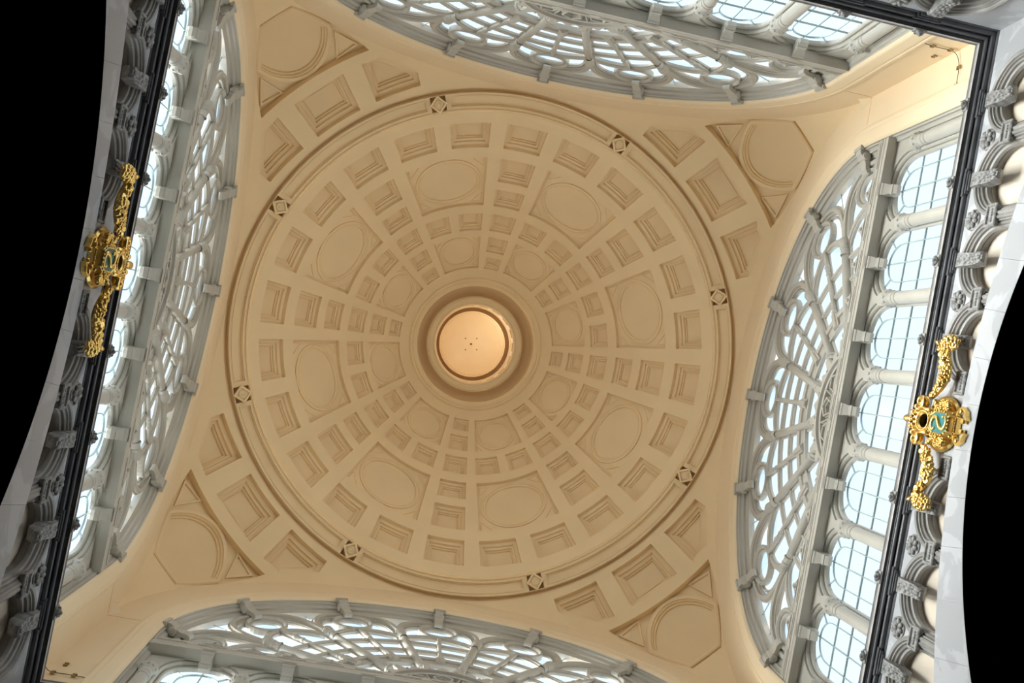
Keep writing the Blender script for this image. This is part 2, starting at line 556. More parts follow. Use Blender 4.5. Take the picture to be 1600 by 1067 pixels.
def window_nodes():
    kids = []
    # ---- arcade bays
    N = 20
    for i in range(-3, 4):
        u0 = BAYW * i
        a, zs, b = 0.95, 26.22, 0.95
        pth = arch(a, b, zs, ZL + 0.05, n=2.25, N=N, legs=4)
        m1 = MB()
        sweep(m1, pth, [(0.0, 11.04), (0.0, 10.93), (-0.03, 10.90), (-0.07, 10.90), (-0.085, 10.93), (-0.10, 10.93), (-0.105, 10.85), (-0.13, 10.80), (-0.17, 10.79), (-0.20, 10.82), (-0.212, 10.82), (-0.215, 10.745)], flat, closed=False)
        # plate round the arch
        q = offset_path(pth, -0.213, False)
        hw = BAYW / 2
        outer = []
        for u, z in q:
            if z < zs:
                outer.append((math.copysign(hw, u), z))
            else:
                dx, dz = u, z - zs
                t = min(hw / abs(dx) if abs(dx) > 1e-6 else 99, (27.62 - zs) / dz if dz > 1e-6 else 99)
                outer.append((dx * t, zs + dz * t))
        m1.grid([[flat(u, z, 10.745) for u, z in q], [flat(u, z, 10.745) for u, z in outer]])
        bay = node('window_bay', m1, GREY, (0, u0, 0))
        # glazing bars
        gb = MB()
        def lead(p, w=0.013, d=11.0):
            sweep(gb, p, [(w, d), (-w, d), (-w, d + 0.05), (w, d + 0.05)], flat, closed=False, ring=True)
        top = lambda u: zs + b * (1 - (abs(u) / a) ** 2.25) ** (1 / 2.25)
        lead([(0, ZL), (0, top(0) - 0.0)], 0.018)
        rows = [22.6, 23.40, 24.26, 25.13, 26.0]
        for z in rows:
            lead([(-a, z), (a, z)], 0.013 if z != 25.13 else 0.018)
        inner = [(0.6, ZL), (0.6, 26.0)] + [(0.6 * cos(pi * t / 12) if abs(cos(pi * t / 12)) < .999 else 0.6 * cos(pi * t / 12), 26.18 + 0.74 * abs(sin(pi * t / 12)) ** 0.85) for t in range(0, 13)] + [(-0.6, 26.0), (-0.6, ZL)]
        lead(inner)
        for s_ in (-1, 1):
            lead([(0.50 * s_, 26.68), (0.70 * s_, top(0.70))], 0.011)
        bay['kids'].append(node('glazing_bars', gb, LEAD, label='thin grey-green lead glazing bars'))
        # panes
        cols = [(-0.95, -0.6), (-0.6, 0), (0, 0.6), (0.6, 0.95)]
        zr = [ZL] + rows
        for c0, c1 in cols:
            for r0, r1 in zip(zr[:-1], zr[1:]):
                g = 0.004
                pm = MB()
                pm.poly_prism([(c0 + g, r0 + g), (c1 - g, r0 + g), (c1 - g, r1 - g), (c0 + g, r1 - g)], flat, 11.02, 11.03)
                bay['kids'].append(node('pane', pm, GLASS))
        for s_ in (-1, 1):
            ins_ = [(0.0, 26.0), (0.596, 26.0)] + [(0.596 * cos(pi * t / 12), 26.18 + 0.736 * abs(sin(pi * t / 12)) ** 0.85) for t in range(0, 7)]
            out_ = [(0.6, 26.0), (0.95, 26.0)] + [(0.95 * abs(cos(pi * t / 16)) ** (2 / 2.25), zs + b * abs(sin(pi * t / 16)) ** (2 / 2.25)) for t in range(1, 9)] + [(0.6 * cos(pi * t / 12), 26.18 + 0.74 * abs(sin(pi * t / 12)) ** 0.85) for t in range(6, -1, -1)]
            for pp in (ins_, out_):
                pm = MB()
                pm.poly_prism([(u * s_, z) for u, z in pp][::s_], flat, 11.02, 11.03)
                bay['kids'].append(node('pane', pm, GLASS))
        # keystone
        ks = MB()
        sd = [(10.95, 27.30), (10.43, 27.30), (10.41, 27.22), (10.45, 27.15), (10.50, 27.12), (10.62, 27.0), (10.70, 26.88), (10.74, 26.84), (10.78, 26.80), (10.90, 26.84), (10.95, 26.9)]
        rows_ = []
        for wd in (-1, 1):
            rows_.append([(d, wd * (0.19 if z > 27.1 else 0.14), z) for d, z in sd])
        ks.grid(rows_, closed=True)
        ks.add(rows_[0], [tuple(range(len(sd)))])
        ks.add(rows_[1], [tuple(range(len(sd) - 1, -1, -1))])
        ks.box(10.40, 10.50, -0.21, 0.21, 27.19, 27.32)
        ks.box(10.66, 10.80, -0.165, 0.165, 26.90, 26.96)
        bay['kids'].append(node('keystone', ks, GREY))
        kids.append(bay)
    # ---- columns
    for i in range(-4, 4):
        u0 = BAYW * (i + 0.5)
        if abs(u0) > 8:
            u0 = math.copysign(8.33, u0)
        cm = MB()
        cm.lathe([(0.0, 22.2), (0.27, 22.2), (0.27, 22.32), (0.23, 22.36), (0.25, 22.42), (0.20, 22.48), (0.19, 25.38), (0.215, 25.40), (0.215, 25.46), (0.19, 25.48), (0.19, 25.56), (0.21, 25.58), (0.21, 25.63), (0.185, 25.65), (0.185, 25.76)], (10.74, 0, 0), n=20, smooth=False)
        for q in cm.sm[:0]:
            pass
        cap = MB()
        cap.lathe([(0.185, 25.76), (0.20, 25.80), (0.26, 25.90), (0.285, 25.97), (0.285, 26.02), (0.24, 26.04), (0.0, 26.04)], (10.74, 0, 0), n=20, smooth=False)
        for j in range(10):
            a = 2 * pi * j / 10
            cap.ball((10.74 + 0.245 * cos(a), 0.245 * sin(a), 25.91), 0.05, 6, 4)
        cap.box(10.58, 10.9, -0.2, 0.2, 26.04, 26.14)
        imp = MB()
        imp.poly_prism([(-0.22, 26.1), (0.22, 26.1), (0.20, 26.45), (0.0, 26.95), (-0.20, 26.45)], flat, 10.69, 10.80)
        kids.append(node('column', cm, GREY, (0, u0, 0), [node('capital', cap, GREY), node('impost_shield', imp, GREY)]))
    for s_ in (-1, 1):
        jp = MB()
        jp.box(10.745, 10.80, min(s_ * 8.16, s_ * 8.72), max(s_ * 8.16, s_ * 8.72), ZL, 27.7)
        kids.append(node('jamb_plate', jp, GREY))
    # ---- transom beam
    bm_ = MB()
    prof = [(10.76, 27.24), (10.66, 27.24), (10.66, 27.20), (10.40, 27.20), (10.40, 27.36), (10.46, 27.36), (10.46, 27.42), (10.42, 27.43), (10.42, 27.55), (10.48, 27.55), (10.48, 27.63), (10.44, 27.64), (10.44, 27.82), (10.50, 27.82), (10.50, 27.90), (10.47, 27.92), (10.47, 27.96), (10.99, 27.96)]
    bm_.grid([[(d, -8.68, z), (d, 8.68, z)] for d, z in prof])
    bm_.add([(d, -8.68, z) for d, z in prof], [tuple(range(len(prof)))])
    bm_.add([(d, 8.68, z) for d, z in prof], [tuple(range(len(prof) - 1, -1, -1))])
    ck = []
    for u0 in (-7.0, -5.83, -4.67, -3.5, 3.5, 4.67, 5.83, 7.0):
        cr = MB()
        cr.poly_prism([(-0.32, 27.9), (0.32, 27.9), (0.12, 28.1), (0.05, 28.26), (-0.05, 28.26), (-0.12, 28.1)], flat, 10.47, 10.56)
        cr.ball((10.46, 0, 28.08), 0.06, 8, 5)
        ck.append(node('crest', cr, GREY, (0, u0, 0)))
    for j in range(-7, 8):
        sl = MB()
        sl.box(10.42, 10.45, -0.42, 0.42, 27.69, 27.77)
        ck.append(node('slot_moulding', sl, GREY, (0, j * BAYW / 2, 0)))
    kids.append(node('transom_beam', bm_, GREY, (0, 0, 0), ck))
    # ---- hub
    hb = MB()
    n = 84
    pth = []
    for j in range(n + 1):
        t = pi * j / n
        k = t / (pi / 7)
        f = k - round(k)
        r = 2.18 + (0.30 if abs(f) < 0.16 else 0.10 * cos(f * 2 * pi * 2))
        pth.append(fan(t, r))
    inn = [fan(pi * j / n, 1.92) for j in range(n + 1)]
    fr, bk = 10.60, 10.98
    hb.grid([[flat(u, z, bk) for u, z in pth], [flat(u, z, fr) for u, z in pth], [flat(u, z, fr) for u, z in inn]])
    pr = [(0, fr), (0.0, fr - 0.05), (0.07, fr - 0.05), (0.09, fr + 0.04), (0.16, fr + 0.06), (0.17, fr + 0.25)]
    sweep(hb, [fan(pi * j / n, 1.92) for j in range(n + 1)], pr, flat, closed=False)
    hb.add([flat(*fan(pi * j / n, 1.75), fr + 0.25) for j in range(n + 1)], [tuple(range(n + 1))])
    hk = []
    for j in range(5):
        t = pi * (j + 0.5) / 5
        pm = MB()
        q = [fan(t + 0.02, 0.55), fan(t + 0.16, 1.1), fan(t + 0.2, 1.5), fan(t, 1.70), fan(t - 0.2, 1.5), fan(t - 0.16, 1.1), fan(t - 0.02, 0.55)]
        bar(pm, q[::-1], 0.055, fr + 0.02, fr + 0.25, closed=True)
        hk.append(node('petal', pm, GREY))
    for j in range(1, 5):
        t = pi * j / 5
        pm = MB()
        bar(pm, [fan(t, 0.6), fan(t, 1.78)], 0.05, fr + 0.06, fr + 0.25)
        hk.append(node('spoke', pm, GREY))
    for j in range(8):
        t = pi * (j + 0.5) / 8
        pm = MB()
        pm.ball((fr - 0.01, *fan(t, 2.08)), 0.055, 8, 5, (0.6, 1, 1))
        hk.append(node('boss', pm, GREY))
    kids.append(node('hub', hb, GREY, (0, 0, 0), hk))
    # ---- ribs
    st = pi / 7
    RC = 6.25
    for k in range(1, 7):
        t = st * k
        rb = MB()
        a, b = fan(t, 2.3), fan(t, RC)
        bar(rb, [a, b], 0.20, 10.86, 10.99)
        rb.tube([(10.83, *fan(t, 2.3)), (10.83, *b)], 0.135, 12)
        cp = MB()
        dv = Vector((0, b[0] - a[0], b[1] - a[1])).normalized()
        o = Vector((10.80, *b))
        cp.lathe([(0.135, -0.50), (0.155, -0.48), (0.155, -0.44), (0.135, -0.42), (0.135, -0.26), (0.16, -0.24), (0.16, -0.20), (0.145, -0.17), (0.19, -0.06), (0.20, 0.04), (0.175, 0.10), (0.18, 0.14), (0.11, 0.19), (0.0, 0.20)], o, dv, 14, smooth=False)
        fo = MB()
        fo.lathe([(0.135, 0.0), (0.19, 0.02), (0.19, 0.10), (0.16, 0.12), (0.16, 0.2), (0.19, 0.22), (0.19, 0.3), (0.135, 0.34)], Vector((10.83, *fan(t, 2.42))), dv, 14, smooth=False)
        kids.append(node('rib', rb, GREY, (0, 0, 0), [node('rib_capital', cp, GREY), node('rib_collar', fo, GREY)]))
    # ---- fan bays
    for k in range(7):
        t0, t1, tm = st * k, st * (k + 1), st * (k + 0.5)
        rm = rim_r(tm)
        ro = rm - 1.30                       # oval centre
        f = MB()
        lin = lambda r, n=8: [fan(t0 + (t1 - t0) * i / n, r) for i in range(n + 1)]
        # inner broad arc, two thin arcs, arch under the oval
        sweep(f, lin(3.66, 10), [(0.29, 10.99), (0.29, 10.86), (0.22, 10.84), (0.20, 10.88), (-0.06, 10.88), (-0.08, 10.82), (-0.22, 10.80), (-0.29, 10.84), (-0.29, 10.99)], flat, closed=False, ring=True)
        bar(f, lin(4.75), 0.105, 10.85, 10.99)
        bar(f, lin(5.62), 0.105, 10.85, 10.99)
        ob = ro - 0.62
        ou = [fan(t0 + (t1 - t0) * i / 14, 5.98 + (ob - 5.98) * sin(pi * i / 14) ** 0.7) for i in range(15)]
        bar(f, ou, 0.13, 10.82, 10.99)
        # great loop from capital to capital
        rc = rm - 0.50
        lp = []
        for i in range(25):
            s_ = pi * i / 24
            lp.append(fan(tm + (t0 - tm) * math.copysign(abs(cos(s_)) ** 0.75, cos(s_)) * 0.99, RC - 0.05 + (rc - RC + 0.05) * sin(s_) ** 0.8))
        bar(f, lp, 0.155, 10.74, 10.99)
        lp2 = []
        for i in range(25):
            s_ = pi * i / 24
            lp2.append(fan(tm + (t0 - tm) * math.copysign(abs(cos(s_)) ** 0.75, cos(s_)) * 0.86, RC + 0.1 + (rc - 0.26 - RC - 0.1) * sin(s_) ** 0.8))
        bar(f, lp2, 0.05, 10.86, 10.99)
        bn = node('fanlight_bay', f, GREY)
        # oval light
        cu, cz = fan(tm, ro)
        er = (cos(tm), KZ * sin(tm))
        L = math.hypot(*er)
        er = (er[0] / L, er[1] / L)
        et = (-er[1], er[0])
        def oval(a, b, n=28):
            return [(cu + er[0] * a * cos(2 * pi * j / n) + et[0] * b * sin(2 * pi * j / n), cz + er[1] * a * cos(2 * pi * j / n) + et[1] * b * sin(2 * pi * j / n)) for j in range(n)]
        ov = MB()
        sweep(ov, oval(0.42, 0.50), [(0, 11.0), (0, 10.93), (-0.04, 10.88), (-0.08, 10.86), (-0.10, 10.89), (-0.12, 10.83), (-0.17, 10.77), (-0.22, 10.76), (-0.25, 10.80), (-0.25, 10.99)], flat, closed=True)
        bn['kids'].append(node('oval_frame', ov, GREY))
        g = MB()
        g.poly_prism(oval(0.43, 0.51), flat, 11.0, 11.01)
        bn['kids'].append(node('pane', g, GLASS, label='oval pane'))
        # secondary colonnette
        co = MB()
        a, b = fan(tm, 3.9), fan(tm, ob)
        bar(co, [a, b], 0.085, 10.88, 10.99)
        dv = Vector((0, b[0] - a[0], b[1] - a[1]))
        LL = dv.length
        co.lathe([(0.0, 0.0), (0.12, 0.0), (0.12, 0.1), (0.08, 0.12), (0.105, 0.22), (0.075, 0.3), (0.075, 0.34), (0.09, 0.36), (0.075, 0.4), (0.07, LL * 0.62), (0.095, LL * 0.64), (0.07, LL * 0.67), (0.085, LL * 0.72), (0.11, LL * 0.75), (0.07, LL * 0.79), (0.06, LL)], Vector((10.84, *a)), dv, 10, smooth=False)
        bn['kids'].append(node('colonnette', co, GREY))
        br = MB()
        q0, q1 = fan(tm, 3.42), fan(tm, 3.98)
        bar(br, [q0, q1], 0.16, 10.72, 10.9)
        bn['kids'].append(node('bracket', br, GREY))
        # console to the rim
        cn = MB()
        def loc(r, w_, d):
            u, z = fan(tm, r)
            return (d, u + et[0] * w_, z + et[1] * w_)
        sd = [(rm + 0.02, 10.42), (rm - 0.02, 10.36), (rm - 0.20, 10.38), (rm - 0.34, 10.50), (rm - 0.50, 10.58), (rm - 0.72, 10.60), (rm - 0.84, 10.66), (rm - 0.86, 10.74), (rm - 0.80, 10.80), (rm - 0.6, 10.72), (rm - 0.45, 10.74), (rm - 0.25, 10.70), (rm + 0.02, 10.62)]
        ra, rb_ = [loc(r, -0.15, d) for r, d in sd], [loc(r, 0.15, d) for r, d in sd]
        cn.grid([ra, rb_], closed=True)
        cn.add(ra, [tuple(range(len(sd)))])
        cn.add(rb_, [tuple(range(len(sd) - 1, -1, -1))])
        pl = [(rm + 0.06, 10.46), (rm + 0.06, 10.33), (rm - 0.06, 10.33), (rm - 0.06, 10.46)]
        ra, rb_ = [loc(r, -0.23, d) for r, d in pl], [loc(r, 0.23, d) for r, d in pl]
        cn.grid([ra, rb_], closed=True)
        cn.add(ra, [tuple(range(4))])
        cn.add(rb_, [tuple(range(3, -1, -1))])
        cn.lathe([(0.0, -0.21), (0.06, -0.21), (0.13, -0.19), (0.15, -0.14), (0.15, 0.14), (0.13, 0.19), (0.06, 0.21), (0.0, 0.21)], loc(rm - 0.27, 0, 10.60), Vector((0, et[0], et[1])), 14, smooth=False)
        bn['kids'].append(node('scroll_console', cn, GREY))
        # panes
        def cell(pts):
            pm = MB()
            pm.poly_prism(pts, flat, 11.0, 11.01)
            bn['kids'].append(node('pane', pm, GLASS))
        arc = lambda r, a, b, n=4: [fan(a + (b - a) * i / n, r) for i in range(n + 1)]
        cell(arc(2.0, t0, t1, 6) + arc(3.66, t1, t0, 6))
        for a, b in ((t0, tm), (tm, t1)):
            rs = [3.67, 4.745, 5.615]
            for r0, r1 in zip(rs[:-1], rs[1:]):
                cell(arc(r0, a, b) + arc(r1 - 0.01, b, a))
            half = ou[:8] if a == t0 else ou[7:]
            cell(arc(5.62, a, b) + half[::-1])
            rim = [fan(a + (b - a) * i / 6, rim_r(a + (b - a) * i / 6, 0.2)) for i in range(7)]
            o_ = oval(0.5, 0.58)
            oh = [o_[j % 28] for j in (range(14, 29) if a == t0 else range(14, -1, -1))]
            pts = rim + (oh[::-1] + half[::-1] if a == t0 else [])
            if a == t0:
                pts = half + oh + rim[::-1]
            else:
                pts = rim[::-1] + half[::-1] + oh
            cell(pts)
        lead = MB()
        for a in (t0, t1):
            for q in ((a - 0.035, a - 0.06), (a + 0.035, a + 0.06)):
                if not (t0 <= q[0] <= t1):
                    continue
                sweep(lead, [fan(q[0], 7.3), fan(q[1], rim_r(q[1], 0.2))], [(0.015, 10.97), (-0.015, 10.97), (-0.015, 11.0), (0.015, 11.0)], flat, closed=False, ring=True)
        bn['kids'].append(node('glazing_bars', lead, LEAD))
        kids.append(bn)
    rim = MB()
    pth = arch(AA, AB, AZ, ZL, AN, N=96)
    sweep(rim, pth, [(0, 10.455), (0, 10.52), (0.05, 10.54), (0.05, 10.62), (0.09, 10.66), (0.15, 10.68), (0.15, 10.76), (0.21, 10.80), (0.30, 10.83), (0.30, 11.06)], flat, closed=False)
    return rim, kids

rim, kids = window_nodes()
rmesh = rim.mesh('window_arch')
rmesh.materials.append(GREY)
for i, (s_, ang) in enumerate(SIDES):
    w = link('window_%d' % (i + 1), rmesh, None, None, (0, 0, 0), (0, 0, rad(ang)), kind='structure', category='window',
             label='great grey fan window with ovals over arched lights on the %s side' % WHERE[s_])
    for k in kids:
        spawn(k, w)

# ------------------------------------------------------------------ upper walls (face plane) with archivolt
def crease(t):
    return (CF * cos(t), Z0 + BZ / sqrt(2) * sin(t))
fw = MB()
N = 96
E1 = 0.80
inner = arch(AA, AB, AZ, ZL, AN, N=N)
q = offset_path(inner, -E1, False)
outer = []
legs = 6
for j, (u, z) in enumerate(q):
    if j < legs:
        outer.append((CF, ZL + (Z0 - ZL) * j / legs))
    elif j > len(q) - 1 - legs:
        outer.append((-CF, ZL + (Z0 - ZL) * (len(q) - 1 - j) / legs))
    else:
        outer.append(crease(pi * (j - legs) / N))
mid = [tuple((a + (b - a) * 0.5 for a, b in zip(p, o))) for p, o in zip(q, outer)]
fw.grid([[flat(*p, CF) for p in q], [flat(*p, CF) for p in mid], [flat(*p, CF) for p in outer]])
av = MB()
sweep(av, inner, [(0.0, 10.46), (-0.04, 10.415), (-0.08, 10.385), (-0.13, 10.37), (-0.40, 10.36), (-0.46, 10.36), (-0.49, 10.385), (-0.52, 10.385), (-0.55, 10.36), (-0.62, 10.365), (-0.68, 10.40), (-0.71, 10.435), (-0.80, 10.45)], flat, closed=False)
fwm = fw.mesh('wall')
fwm.materials.append(CREAM_LIT)
jl = MB()
jl.box(CF - 0.012, CF + 0.01, 8.95, CF, 28.99, 29.01)
jl.box(CF - 0.012, CF + 0.01, -CF, -8.95, 28.99, 29.01)
avn = node('archivolt', av, CREAM_LIT)
jn = node('wall_joint', jl, CREAM)
for i, (s_, ang) in enumerate(SIDES):
    w = link('wall_upper_' + s_, fwm, None, None, (0, 0, 0), (0, 0, rad(ang)), kind='structure', category='wall',
             label='cream plaster wall and arch moulding framing the %s fan window' % WHERE[s_])
    spawn(avn, w)
    spawn(jn, w)

# ------------------------------------------------------------------ dome
def dome_z(r):
    return 45.9 - 0.381 * r - 0.054 * r * r
def dome_map(th, r, e):
    zp = -0.381 - 0.108 * r
    L = sqrt(1 + zp * zp)
    rr = r + e * (-zp) / L
    return (rr * cos(th), rr * sin(th), dome_z(r) + e / L)
D2 = rad(1)
HW = 5.35
ROWS = [(3.66, 4.18), (4.40, 5.04), (5.30, 5.99), (6.31, 6.95), (7.24, 8.06), (8.41, 9.22)]
cells = []
for r0, r1 in ROWS:
    cells.append(('coffer', -HW, HW, r0, r1))
for r0, r1 in (ROWS[2], ROWS[5]):
    for c in (15, 30):
        cells.append(('coffer', c - HW, c + HW, r0, r1))
cells.append(('oval_panel', 9.65, 35.35, ROWS[0][0], ROWS[1][1]))
cells.append(('oval_panel', 9.65, 35.35, ROWS[3][0], ROWS[4][1]))

def rect_path(a0, a1, r0, r1):
    """CCW seen with theta as x and -r as y so that inward is to the left"""
    n = max(2, int((a1 - a0) / 2.2))
    mcount = max(2, int((r1 - r0) / 0.3))
    p = [(a0 + (a1 - a0) * i / n, r0) for i in range(n)] + [(a1, r0 + (r1 - r0) * i / mcount) for i in range(mcount)]
    p += [(a1 - (a1 - a0) * i / n, r1) for i in range(n)] + [(a0, r1 - (r1 - r0) * i / mcount) for i in range(mcount)]
    return p

shell = MB()
R_IN, R_OUT = 3.22, 9.56
def sector(mb, a0, a1, r0, r1, holes, step_a=1.5, step_r=0.25):
    na, nr = int((a1 - a0) / step_a), int((r1 - r0) / step_r)
    outer = [(a0 + (a1 - a0) * i / na, r0) for i in range(na)] + [(a1, r0 + (r1 - r0) * i / nr) for i in range(nr)] + [(a1 - (a1 - a0) * i / na, r1) for i in range(na)] + [(a0, r1 - (r1 - r0) * i / nr) for i in range(nr)]
    extra = [(a0 + (a1 - a0) * (i + 0.5) / na, r0 + (r1 - r0) * (j + 0.5) / nr) for i in range(na) for j in range(nr)]
    S = 0.12                                  # scale theta so the triangles are fair
    tmp = MB()
    region(tmp, [(x * S, y) for x, y in outer], [[(x * S, y) for x, y in h] for h in holes], lambda x, y, e: (x / S, y, 0), [(x * S, y) for x, y in extra])
    return tmp
sec = sector(shell, -7.5, 37.5, R_IN, R_OUT, [rect_path(*c[1:]) for c in cells])
for k in range(8):
    shell.add([dome_map(rad(v[0] + 45 * k), v[1], 0) for v in sec.v], sec.f, True)
ceiling = link('ceiling', shell, CREAM, kind='structure', category='dome',
               label='coffered cream plaster dome with rings of square and oval panels round the lantern')

def local_map(a_mid, r_mid, mp_):
    c = 1 / sqrt(1 + (0.381 + 0.108 * r_mid) ** 2)
    f = lambda x, y, e: mp_(rad(a_mid) + x / r_mid, r_mid + y * c, e)
    inv = lambda a, r: (rad(a - a_mid) * r_mid, (r - r_mid) / c)
    return f, inv

for kind, a0, a1, r0, r1 in cells:
    am, rm = (a0 + a1) / 2, (r0 + r1) / 2
    f, inv = local_map(0, rm, dome_map)
    pth = [inv(a - am, r) for a, r in rect_path(a0, a1, r0, r1)]
    mbb = MB()
    sub = None
    if kind == 'coffer':
        k = (a1 - a0) / 10.7 * rm / 8.8
        k = 0.25 + 0.75 * k
        sweep(mbb, pth, [(o * k, e * k) for o, e in [(0, 0), (0.0, 0.20), (0.15, 0.205), (0.155, 0.29), (0.17, 0.31), (0.25, 0.32), (0.255, 0.40), (0.305, 0.40), (0.312, 0.47), (0.33, 0.47)]], f, cap=True)
    else:
        k = rm / 7.2
        k = 0.35 + 0.65 * k
        dep = 0.19 * k
        hx, hy = max(p[0] for p in pth), max(p[1] for p in pth)
        rows = sweep(mbb, pth, [(0, 0), (0, dep)], f)
        n = 56
        el = lambda s_: [(hx * s_ * cos(2 * pi * j / n), hy * s_ * sin(2 * pi * j / n)) for j in range(n)]
        region(mbb, pth, [el(0.90)], lambda x, y, e: f(x, y, dep))
        bw = 0.08 * k
        sweep(mbb, el(0.90), [(0, dep), (0.0, dep - 0.05 * k), (bw * 0.7, dep - 0.06 * k), (bw, dep - 0.02 * k), (bw * 1.3, dep - 0.02 * k), (bw * 1.7, dep - 0.045 * k), (bw * 2.2, dep - 0.03 * k), (bw * 2.3, dep + 0.04 * k), (bw * 2.5, dep + 0.05 * k)], f)
        for sx in (-1, 1):
            for sy in (-1, 1):
                tri = [(sx * hx * 0.93, sy * hy * 0.92), (sx * hx * 0.93, sy * hy * 0.52), (sx * hx * 0.80, sy * hy * 0.68), (sx * hx * 0.60, sy * hy * 0.92)]
                if sx * sy > 0:
                    tri = tri[::-1]
                sweep(mbb, tri, [(0, dep), (0.01, dep - 0.03 * k), (0.04 * k, dep - 0.03 * k), (0.05 * k, dep + 0.02), (0.07 * k, dep + 0.02)], f, cap=True)
        sub = MB()
        sh = [offset_path(el(0.90), bw * 2.5 - 0.002, True)]
        rr_ = [[f(x * q_, y * q_, dep + 0.05 * k) for x, y in sh[0]] for q_ in (1, 0.66, 0.33)]
        sub.grid(rr_, closed=True, smooth=True)
        sub.add([f(0, 0, dep + 0.05 * k)] + rr_[-1], [(0, i + 1, (i + 1) % n + 1) for i in range(n)], True)
    me = mbb.mesh(kind)
    me.materials.append(CREAM)
    sm = None
    if sub:
        sm = sub.mesh('medallion')
        sm.materials.append(CREAM)
    for k8 in range(8):
        o = link(kind, me, None, ceiling, rot=(0, 0, rad(am + 45 * k8)))
        if sm:
            link('medallion', sm, None, o)

# ring between dome and pendentives
RING = [(10.40, 37.03), (10.42, 37.16), (10.40, 37.22), (10.30, 37.22), (10.27, 37.15), (10.28, 37.02), (10.24, 36.98)]
RINGI = [(9.64, 37.26), (9.635, 37.22), (9.61, 37.22), (9.60, 37.28), (9.585, 37.28), (9.58, 37.33), (9.56, 37.33)]
rg = MB()
for prof in (RING, RINGI):
    rg.lathe(prof, n=192, smooth=False)
zr = lambda r: 36.98 + (10.24 - r) / (10.24 - 9.64) * 0.28
ring_map = lambda th, r, e: ((r + 0.42 * e) * cos(th), (r + 0.42 * e) * sin(th), zr(r) + 0.9 * e)
c0 = 22.5
lgp = rect_path(-19.9, 19.9, 9.72, 10.15)
tmp = sector(rg, -22.5 + 22.5 - 22.5 + 3.0, 25.5, 9.64, 10.24, [rect_path(-19.9, 19.9, 9.72, 10.15), rect_path(c0 - 1.78, c0 + 1.78, 9.67, 10.22)], 1.5, 0.2)
for k in range(8):
    rg.add([ring_map(rad(v[0] + 45 * k), v[1], 0) for v in tmp.v], tmp.f, True)
ring = link('ring_moulding', rg, CREAM, ceiling)
f = lambda x, y, e: ring_map(x / 10.0, 10.0 + y, e)
pn = MB()
sweep(pn, [(rad(a) * 10, r - 10.0) for a, r in lgp], [(0, 0), (0, -0.03), (0.04, -0.03), (0.045, 0.06), (0.08, 0.06), (0.085, 0.12), (0.10, 0.12)], f)
q = offset_path([(rad(a) * 10, r - 10.0) for a, r in lgp], 0.10, True)
region(pn, q, [], lambda x, y, e: f(x, y, 0.12))
pm = pn.mesh('frieze_panel')
pm.materials.append(CREAM)
rs = MB()
pth = [(rad(a - c0) * 10, r - 10.0) for a, r in rect_path(c0 - 1.78, c0 + 1.78, 9.67, 10.22)]
sweep(rs, pth, [(0, 0), (0, 0.25)], f, cap=True)
dm_ = [(0, -0.40), (0.37, -0.055), (0, 0.28), (-0.37, -0.055)]
sweep(rs, dm_, [(0.03, 0.25), (0, -0.12), (0.07, -0.14), (0.09, -0.07), (0.14, -0.06)], f, cap=True)
bm2 = MB()
o = Vector(f(0, -0.055, -0.02))
ax = Vector(f(0, 0.005, -1)) - Vector(f(0, 0.005, 0))
bm2.lathe([(0.17, 0.0), (0.17, 0.07), (0.12, 0.11), (0.09, 0.08), (0.05, 0.12), (0.0, 0.13)], o, ax, 16)
rsm = rs.mesh('diamond_rosette')
rsm.materials.append(CREAM)
bsm = bm2.mesh('boss')
bsm.materials.append(CREAM)
for k in range(8):
    link('frieze_panel', pm, None, ceiling, rot=(0, 0, rad(45 * k)))
    r_ = link('diamond_rosette', rsm, None, ceiling, rot=(0, 0, rad(45 * k + 22.5)))
    link('boss', bsm, None, r_)

# ------------------------------------------------------------------ pendentives
def rho(z):
    return RR * sqrt(max(0, 1 - ((z - Z0) / BZ) ** 2))
def pz(r):
    return Z0 + BZ * sqrt(max(0, 1 - (r / RR) ** 2))
def pend_map(ph, z, e):
    """ph measured from the diagonal, degrees"""
    r = rho(z)
    nx, nz_ = r / RR ** 2, (z - Z0) / BZ ** 2
    L = math.hypot(nx, nz_)
    r2, z2 = r + e * nx / L, z + e * nz_ / L
    a = rad(45 + ph)
    return (r2 * cos(a), r2 * sin(a), z2)
pe = MB()
TOPZ = pz(10.40) + 0.0
def lim(z):
    r = rho(z)
    return max(0.0, 45 - math.degrees(math.acos(min(1, CF / r))))
nz2 = 30
zz = [Z0 + 0.02 + (TOPZ - Z0 - 0.02) * (i / nz2) for i in range(nz2 + 1)]
def edge_pt(t):
    return (45 - math.degrees(math.atan(cos(t))), Z0 + BZ / sqrt(2) * sin(t))
zz = []
right = [edge_pt(pi * (j + (0.3 if j == 0 else 0)) / 96) for j in range(0, 49)] + [(45, TOPZ)]
left = [(-a, z) for a, z in right[::-1]]
topn = 40
tops = [(45 - 90 * i / topn, TOPZ) for i in range(1, topn)]
outer = right + tops + left
def poly(pts):
    return [(a, pz(r)) for a, r in pts]
coff = [(5.4, 10.66), (-5.4, 10.66), (-5.4, 11.91), (5.4, 11.91)]
trapR = [(19.4, 10.74), (9.3, 10.68), (9.2, 11.93), (13.3, 11.94), (19.36, 11.16)]
trapL = [(-a, r) for a, r in trapR[::-1]]
bigp = [(11.5, 12.23)] + [(11.5 - 23 * i / 14, 12.23) for i in range(1, 14)] + [(-11.5, 12.23), (-2.7, 13.96), (2.7, 13.96)]
SX = 13.0
def dens(pts, st):
    return subdiv([(rad(a) * SX, z) for a, z in poly(pts)], st)
H = [dens(coff, 0.3), dens(trapR, 0.3), dens(trapL, 0.3), dens(bigp, 0.35)]
extra = [(rad(-44 + 88 * i / 44) * SX, Z0 + (TOPZ - Z0) * (j + 0.5) / 26) for i in range(45) for j in range(26)]
